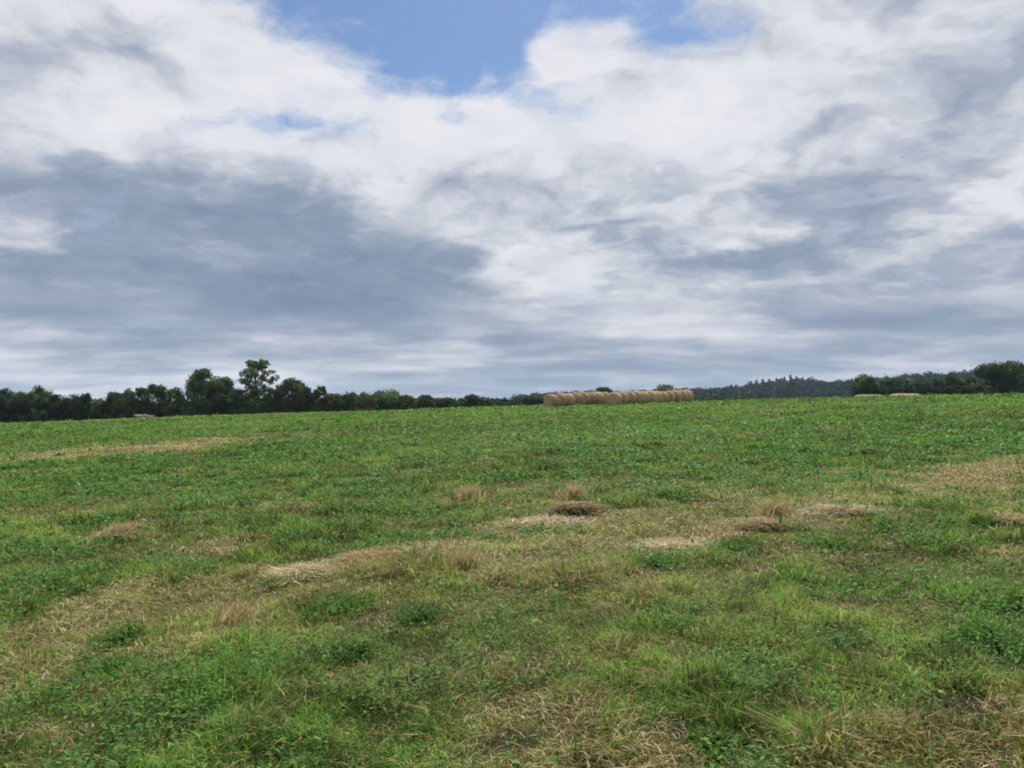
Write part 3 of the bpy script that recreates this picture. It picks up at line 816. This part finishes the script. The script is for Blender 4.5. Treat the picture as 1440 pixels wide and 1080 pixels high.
def hedgerow(px0, px1, dep0, dep1, hpx, label, tone, hpx1=None, n=120, leaf=0.42, per=70):
    t = np.linspace(0, 1, n) ; dep = dep0 + (dep1 - dep0) * t
    x = np.array([at_depth(px0 + (px1 - px0) * q, 560, dd)[0] for q, dd in zip(t, dep)])
    z = ground_z(x, dep); H = (562 - (hpx + ((hpx if hpx1 is None else hpx1) - hpx) * t)) / FPX * dep + EYE - z
    C = []; Rr = []
    for k in range(3):
        hz = np.maximum(H * (0.25 + 0.28 * k), 0.5) * (0.85 + 0.3 * rng.random(n))
        C.append(np.stack([x + rng.normal(0, 0.6, n), dep + rng.normal(0, 0.8, n), z + hz], 1))
        s = np.maximum(H * 0.24, 0.8) * (0.8 + 0.5 * rng.random(n)); Rr.append(np.stack([s, s, s], 1))
    V, Q, c = leaf_cloud(np.vstack(C), np.vstack(Rr), [per] * (3 * n), leaf, tone, 0.3)
    tag(make_mesh('hedge', V, Q, None, c, M_LEAF), label, 'hedge')
hedgerow(960, 1230, 300, 270, 559.5, 'long dark green hedge at the foot of the distant wooded hill', (0.034, 0.058, 0.022))

hedgerow(-70, 775, 147.5, 160, 564.5, 'long dark hedge closing the gaps beneath the left tree line', (0.026, 0.044, 0.018), 562.5, 260, 0.17, 170)
hedgerow(1208, 1470, 168, 163, 550, 'dark hedge along the foot of the right tree line', (0.020, 0.033, 0.015), 543, 110, 0.19, 120)

# ------------------------------------------------------------------ a bird high on the right
def bird(px, py, dist):
    p = at_depth(px, py, dist)
    V = []; Q = []
    prof = [(-0.17, 0.004, 0.0), (-0.13, 0.018, 0.0), (-0.05, 0.042, -0.002), (0.04, 0.046, -0.004), (0.10, 0.030, 0.002), (0.135, 0.026, 0.010), (0.165, 0.016, 0.012), (0.20, 0.003, 0.008)]
    ns = 10
    for t, r, dz in prof:
        for k in range(ns):
            a = 2 * math.pi * k / ns
            V.append((r * math.cos(a), t, dz + r * 0.85 * math.sin(a)))
    for i in range(len(prof) - 1):
        for k in range(ns):
            Q.append((i * ns + k, i * ns + (k + 1) % ns, (i + 1) * ns + (k + 1) % ns, (i + 1) * ns + k))
    for s in (-1, 1):           # two raised wings with thickness, and a tail fan half each
        st = [(0.02, 0.07, -0.07, 0.012), (0.12, 0.085, -0.05, 0.05), (0.20, 0.07, -0.035, 0.055), (0.28, 0.03, -0.04, 0.04), (0.35, -0.03, -0.055, 0.022)]
        b = len(V)
        for xx, y1, y0, zz in st:
            V += [(s * xx, y1, zz + 0.006), (s * xx, y0, zz + 0.003), (s * xx, y0, zz - 0.003), (s * xx, y1, zz - 0.006)]
        for i in range(len(st) - 1):
            for k in range(4):
                Q.append((b + i * 4 + k, b + i * 4 + (k + 1) % 4, b + i * 4 + 4 + (k + 1) % 4, b + i * 4 + 4 + k))
        b = len(V)
        V += [(0, -0.12, 0.006), (s * 0.05, -0.25, 0.004), (0, -0.24, 0.004), (0, -0.12, -0.004), (s * 0.05, -0.25, -0.002), (0, -0.24, -0.002)]
        Q += [(b, b + 1, b + 4, b + 3), (b, b + 2, b + 1, b + 1)][:1]
    m, nt, N, L = new_mat('dark_feathers')
    out = N.new('ShaderNodeOutputMaterial'); pr = N.new('ShaderNodeBsdfPrincipled'); pr.inputs['Base Color'].default_value = (0.10, 0.10, 0.11, 1); pr.inputs['Roughness'].default_value = 0.7
    L.new(pr.outputs[0], out.inputs[0])
    o = make_mesh('bird', V, Q, None, None, m, True)
    o.location = p; o.rotation_euler = (R(10), R(-14), R(62))
    tag(o, 'small dark bird flying alone high in the clouds on the right', 'bird')
bird(1270, 221, 110)

# ------------------------------------------------------------------ sky: Nishita blue behind broken cloud
GX = np.arange(0, 1441, 90); GY = np.arange(0, 541, 30)
LUM = np.array([
 [210,215,205,215,220,215,220,220,220,222,220,215,215,210,208,205,195],
 [195,215,200,195,210,222,222,222,222,226,222,215,210,206,200,198,190],
 [175,195,215,202,218,226,226,226,226,230,225,216,206,212,200,190,190],
 [172,176,216,204,205,226,226,226,226,226,220,220,216,205,186,185,195],
 [170,195,216,206,212,226,228,228,226,222,218,222,200,185,175,178,190],
 [175,206,216,220,222,226,230,226,228,215,222,222,195,180,172,180,196],
 [202,216,220,224,224,222,230,226,224,218,222,218,186,182,178,190,200],
 [212,224,222,205,224,226,222,214,226,220,212,220,190,185,180,185,190],
 [178,172,165,185,182,192,204,170,174,196,190,216,206,196,186,178,188],
 [148,146,147,145,144,152,190,206,188,200,208,190,152,148,176,196,190],
 [156,144,139,139,141,139,163,220,188,172,196,190,152,158,202,206,195],
 [190,184,144,141,139,139,154,200,218,200,174,210,190,196,175,170,170],
 [165,160,154,154,139,136,138,152,218,188,176,160,155,170,186,190,164],
 [150,147,147,139,131,127,129,138,192,210,186,206,200,178,164,166,160],
 [150,155,155,145,127,127,135,166,192,186,198,182,166,160,165,190,206],
 [156,151,160,170,160,150,145,165,163,190,216,204,164,150,150,160,150],
 [206,186,150,144,150,190,160,182,152,170,155,170,190,164,165,160,165],
 [190,186,176,176,182,176,196,190,165,150,160,160,160,170,165,168,176],
 [180,180,186,190,190,172,166,160,156,158,164,170,175,176,176,180,186]], dtype=float)
LUM[14:] = 176 + (LUM[14:] - 172) * 1.2
COV = np.ones_like(LUM)
def cov(row, **kw):
    for k, v in kw.items(): COV[row, int(k[1:]) // 90] = v
cov(0, x360=.28, x450=.06, x540=.22, x630=.05, x720=.05, x810=.12, x900=.05, x990=.45)
cov(1, x360=.70, x450=.08, x540=.05, x630=.02, x720=.05, x810=.55, x900=.3, x990=.15)
cov(2, x450=.30, x540=.02, x630=.02, x720=.1, x810=.98, x900=.95, x990=.25)
cov(3, x450=.85, x540=.04, x630=.02, x720=.1, x810=1, x990=.9)
cov(4, x270=.66, x540=.55, x630=.06, x720=.3, x810=.9)
cov(5, x540=1, x630=.75, x270=.75, x360=.7, x720=.9, x810=.62)
cov(6, x270=.75, x360=.6, x450=.6)

def bil(G, px, py):
    fx = np.clip(px / 90.0, 0, 16); fy = np.clip(py / 30.0, 0, 18)
    i = min(int(fx), 15); j = min(int(fy), 17); a = fx - i; b = fy - j
    return (G[j, i] * (1 - a) + G[j, i + 1] * a) * (1 - b) + (G[j + 1, i] * (1 - a) + G[j + 1, i + 1] * a) * b

def sky_sample(az, el):
    d = np.array([math.sin(az) * math.cos(el), math.cos(az) * math.cos(el), math.sin(el)])
    c, s = math.cos(PITCH), math.sin(PITCH)
    f = d[1] * c + d[2] * s; u = -d[1] * s + d[2] * c
    if f < 0.2: return 0.74, 1.0
    px = 720 + FPX * d[0] / f; py = 540 - FPX * u / f
    out = max(0, -px, px - 1440, -py) / 260.0
    k = min(1, out)
    l = bil(LUM, px, py) / 255 * (1 - k) + 0.76 * k
    cv = bil(COV, px, py) * (1 - k) + 1.0 * k
    return l, cv

SUN_EL, SUN_AZ = R(54), R(12)
def build_world():
    w = bpy.data.worlds.new('World'); scene.world = w; w.use_nodes = True
    nt = w.node_tree; N = nt.nodes; L = nt.links; N.clear()
    out = N.new('ShaderNodeOutputWorld'); bg = N.new('ShaderNodeBackground'); bg.inputs['Strength'].default_value = 0.1
    sky = N.new('ShaderNodeTexSky'); sky.sky_type = 'NISHITA'; sky.sun_disc = False
    sky.sun_elevation = SUN_EL; sky.sun_rotation = SUN_AZ; sky.air_density = 1.0; sky.dust_density = 0.6; sky.ozone_density = 2.0
    def math_(op, a, b=None, c=None, clamp=False):
        n = N.new('ShaderNodeMath'); n.operation = op; n.use_clamp = clamp
        for i, v in enumerate((a, b, c)):
            if v is None: continue
            if isinstance(v, (int, float)): n.inputs[i].default_value = v
            else: L.new(v, n.inputs[i])
        return n.outputs[0]
    def maprange(v, a, b, c, d, smooth=False):
        n = N.new('ShaderNodeMapRange'); n.interpolation_type = 'SMOOTHSTEP' if smooth else 'LINEAR'
        L.new(v, n.inputs[0])
        for i, q in enumerate((a, b, c, d)): n.inputs[i + 1].default_value = q
        return n.outputs[0]
    tc = N.new('ShaderNodeTexCoord'); sp = N.new('ShaderNodeSeparateXYZ'); L.new(tc.outputs['Generated'], sp.inputs[0])
    X, Y, Z = sp.outputs
    az = math_('ARCTAN2', X, Y); el = math_('ARCSINE', Z)
    # cloud-deck coordinates: directions carried onto a flat layer overhead, so streaks flatten towards the horizon
    zz = math_('ADD', math_('MAXIMUM', Z, 0.0), 0.16)
    cx = N.new('ShaderNodeCombineXYZ'); L.new(math_('DIVIDE', X, zz), cx.inputs[0]); L.new(math_('DIVIDE', Y, zz), cx.inputs[1])
    def noise(scale, detail, rough, off=(0, 0, 0), dist=0.0, col=False, stretch=(1, 1, 1)):
        mp = N.new('ShaderNodeMapping'); mp.inputs['Location'].default_value = off; mp.inputs['Scale'].default_value = stretch
        L.new(cx.outputs[0], mp.inputs['Vector'])
        n = N.new('ShaderNodeTexNoise'); n.inputs['Scale'].default_value = scale; n.inputs['Detail'].default_value = detail
        n.inputs['Roughness'].default_value = rough; n.inputs['Distortion'].default_value = dist
        L.new(mp.outputs[0], n.inputs['Vector'])
        return n.outputs['Color'] if col else n.outputs[0]
    wcol = noise(3.0, 8, 0.55, (3.1, 0.7, 0), 0.0, True); wv = N.new('ShaderNodeSeparateColor'); L.new(wcol, wv.inputs[0])
    fade = maprange(el, R(0), R(12), 0.22, 1.0)
    waz = math_('MULTIPLY_ADD', math_('SUBTRACT', wv.outputs[0], 0.5), R(6.5), az)
    wel = math_('MULTIPLY_ADD', math_('MULTIPLY', math_('SUBTRACT', wv.outputs[1], 0.5), fade), R(3.6), el)
    # broad layout of the cloud deck: rows of elevation, each a ramp over azimuth
    A0 = 44.0; ncol = 23
    u = maprange(waz, R(-A0), R(A0), 0.0, 1.0)
    els = [0.0, 0.6, 1.5, 2.6, 4.0, 5.5, 7.0, 8.5, 10.0, 11.5, 13.0, 14.5, 16.0, 17.5, 19.0, 20.5, 22.0, 23.5, 25.0, 26.5, 28.5, 32.0]
    prev = None
    for i, e in enumerate(els):
        r = N.new('ShaderNodeValToRGB'); cr = r.color_ramp; cr.interpolation = 'EASE'
        while len(cr.elements) < ncol: cr.elements.new(0.5 + 0.4 * len(cr.elements) / ncol)
        for k in range(ncol):
            a = -A0 + 2 * A0 * k / (ncol - 1)
            l, cv = sky_sample(R(a), R(e))
            cr.elements[k].position = k / (ncol - 1); cr.elements[k].color = (l, cv, 0, 1)
        L.new(u, r.inputs[0])
        if prev is None: prev = r.outputs[0]
        else:
            mx = N.new('ShaderNodeMix'); mx.data_type = 'RGBA'
            L.new(maprange(wel, R(els[i - 1]), R(e), 0, 1, True), mx.inputs['Factor']); L.new(prev, mx.inputs['A']); L.new(r.outputs[0], mx.inputs['B'])
            prev = mx.outputs['Result']
    sc = N.new('ShaderNodeSeparateColor'); L.new(prev, sc.inputs[0])
    lum, covr = sc.outputs[0], sc.outputs[1]
    # billows on the sky dome, lit by two samples a step apart towards the sun
    wd = N.new('ShaderNodeVectorMath'); wd.operation = 'SUBTRACT'; wd.inputs[1].default_value = (0.5, 0.5, 0.5); L.new(wcol, wd.inputs[0])
    ws = N.new('ShaderNodeVectorMath'); ws.operation = 'SCALE'; ws.inputs['Scale'].default_value = 0.16; L.new(wd.outputs[0], ws.inputs[0])
    dirw = N.new('ShaderNodeVectorMath'); dirw.operation = 'ADD'; L.new(tc.outputs['Generated'], dirw.inputs[0]); L.new(ws.outputs[0], dirw.inputs[1])
    def dome(scale, detail, rough, off=(0, 0, 0), stretch=(1, 1, 1.7)):
        mp = N.new('ShaderNodeMapping'); mp.inputs['Location'].default_value = off; mp.inputs['Scale'].default_value = stretch
        L.new(dirw.outputs[0], mp.inputs['Vector'])
        n = N.new('ShaderNodeTexNoise'); n.inputs['Scale'].default_value = scale; n.inputs['Detail'].default_value = detail; n.inputs['Roughness'].default_value = rough
        L.new(mp.outputs[0], n.inputs['Vector'])
        return n.outputs[0]
    p1 = dome(7.5, 8, 0.50, (2.3, 0.4, 0.9)); p2 = dome(7.5, 6, 0.47, (2.3 + 0.004, 0.4 + 0.012, 0.9 + 0.035))
    relief = math_('MULTIPLY', math_('SUBTRACT', p2, p1), 0.75)
    high = maprange(el, R(3.5), R(10), 0.0, 1.0, True); lowm = math_('SUBTRACT', 1.0, high)
    n1 = noise(4.6, 9, 0.54, (0, 0, 0), 0.15)
    streak = noise(2.5, 8, 0.56, (9, 2, 0), 0.0, False, (0.5, 0.75, 1))
    lo = math_('MULTIPLY', lowm, math_('ADD', math_('MULTIPLY', math_('SUBTRACT', streak, 0.5), 0.58), math_('MULTIPLY', math_('SUBTRACT', n1, 0.5), 0.12)))
    hi = math_('MULTIPLY', high, math_('ADD', math_('MULTIPLY', math_('SUBTRACT', p1, 0.5), 0.27), relief))
    lum2 = math_('ADD', lum, math_('ADD', lo, hi))
    edge = maprange(lum2, 0.57, 0.89, 0.54, 0.90, True)
    lum2 = math_('ADD', math_('MULTIPLY', lum2, 0.4), math_('MULTIPLY', edge, 0.6))
    lum2 = math_('MULTIPLY_ADD', lum2, 1.0, 0.012)
    wisp = dome(13.0, 10, 0.64, (5.5, 4.2, 1.0), (1, 1, 1.3))
    cv2 = math_('ADD', covr, math_('MULTIPLY_ADD', math_('SUBTRACT', wisp, 0.5), 1.3, math_('MULTIPLY', math_('SUBTRACT', p1, 0.5), 0.9)))
    mask = maprange(cv2, 0.20, 0.90, 0, 1, True)
    ramp = N.new('ShaderNodeValToRGB'); cr = ramp.color_ramp
    def lin(c): return tuple(((v / 255) / 12.92 if v <= 10 else ((v / 255 + 0.055) / 1.055) ** 2.4) for v in c)
    stops = [(0.40, (98, 115, 140)), (0.50, (121, 137, 161)), (0.58, (147, 160, 181)), (0.68, (173, 182, 198)), (0.78, (199, 204, 214)), (0.88, (223, 225, 232)), (0.96, (236, 237, 242))]
    while len(cr.elements) < len(stops): cr.elements.new(0.5)
    for e, (p, c) in zip(cr.elements, stops): e.position = p; e.color = (*lin(c), 1)
    L.new(lum2, ramp.inputs[0])
    cl = N.new('ShaderNodeVectorMath'); cl.operation = 'SCALE'; cl.inputs['Scale'].default_value = 10.0 / 2 ** EXPO; L.new(ramp.outputs[0], cl.inputs[0])
    bl = N.new('ShaderNodeVectorMath'); bl.operation = 'MULTIPLY'; bl.inputs[1].default_value = tuple(q / 2 ** EXPO for q in (0.72, 0.84, 0.98)); L.new(sky.outputs[0], bl.inputs[0])
    fm = N.new('ShaderNodeMix'); fm.data_type = 'RGBA'
    L.new(mask, fm.inputs['Factor']); L.new(bl.outputs[0], fm.inputs['A']); L.new(cl.outputs[0], fm.inputs['B'])
    L.new(fm.outputs['Result'], bg.inputs['Color']); L.new(bg.outputs[0], out.inputs['Surface'])
    w.cycles.sampling_method = 'MANUAL'; w.cycles.sample_map_resolution = 512
build_world()

sun = bpy.data.lights.new('sun', 'SUN'); sun.energy = 4.8; sun.angle = R(5); sun.color = (1.0, 0.96, 0.90)
so = bpy.data.objects.new('sun', sun); COL.objects.link(so)
import mathutils
sd = mathutils.Vector((math.cos(SUN_EL) * math.sin(SUN_AZ), math.cos(SUN_EL) * math.cos(SUN_AZ), math.sin(SUN_EL)))
so.rotation_euler = sd.to_track_quat('Z', 'Y').to_euler()

# ------------------------------------------------------------------ thin air between the camera and the hill
def haze():
    x0, x1, y0, y1, z0, z1 = -2700, 2700, -2700, 2700, -16, 70
    V = [(x0, y0, z0), (x1, y0, z0), (x1, y1, z0), (x0, y1, z0), (x0, y0, z1), (x1, y0, z1), (x1, y1, z1), (x0, y1, z1)]
    Q = [(3, 2, 1, 0), (4, 5, 6, 7), (0, 1, 5, 4), (1, 2, 6, 5), (2, 3, 7, 6), (3, 0, 4, 7)]
    m, nt, N, L = new_mat('air')
    out = N.new('ShaderNodeOutputMaterial'); v = N.new('ShaderNodeVolumePrincipled')
    v.inputs['Color'].default_value = (0.62, 0.80, 1.0, 1); v.inputs['Density'].default_value = 0.00009; v.inputs['Anisotropy'].default_value = 0.2
    L.new(v.outputs[0], out.inputs['Volume'])
    tag(make_mesh('haze', V, Q, None, None, m), 'thin bluish summer air between the field and the far hill', 'haze', kind='stuff')
haze()

# ------------------------------------------------------------------ camera and render settings
cam = bpy.data.cameras.new('camera'); cam.sensor_width = 36; cam.lens = 36 * FPX / 1440; cam.clip_end = 6000; cam.clip_start = 0.05
co = bpy.data.objects.new('camera', cam); COL.objects.link(co)
co.location = CAM; co.rotation_euler = (R(90) + PITCH, 0, 0)
scene.camera = co
scene.view_settings.view_transform = 'Standard'; scene.view_settings.look = 'None'; scene.view_settings.gamma = 1; scene.view_settings.exposure = EXPO
scene.render.engine = 'CYCLES'
scene.cycles.max_bounces = 6; scene.cycles.diffuse_bounces = 3; scene.cycles.transmission_bounces = 3; scene.cycles.volume_bounces = 0
scene.cycles.filter_width = 1.9
scene.cycles.use_denoising = True
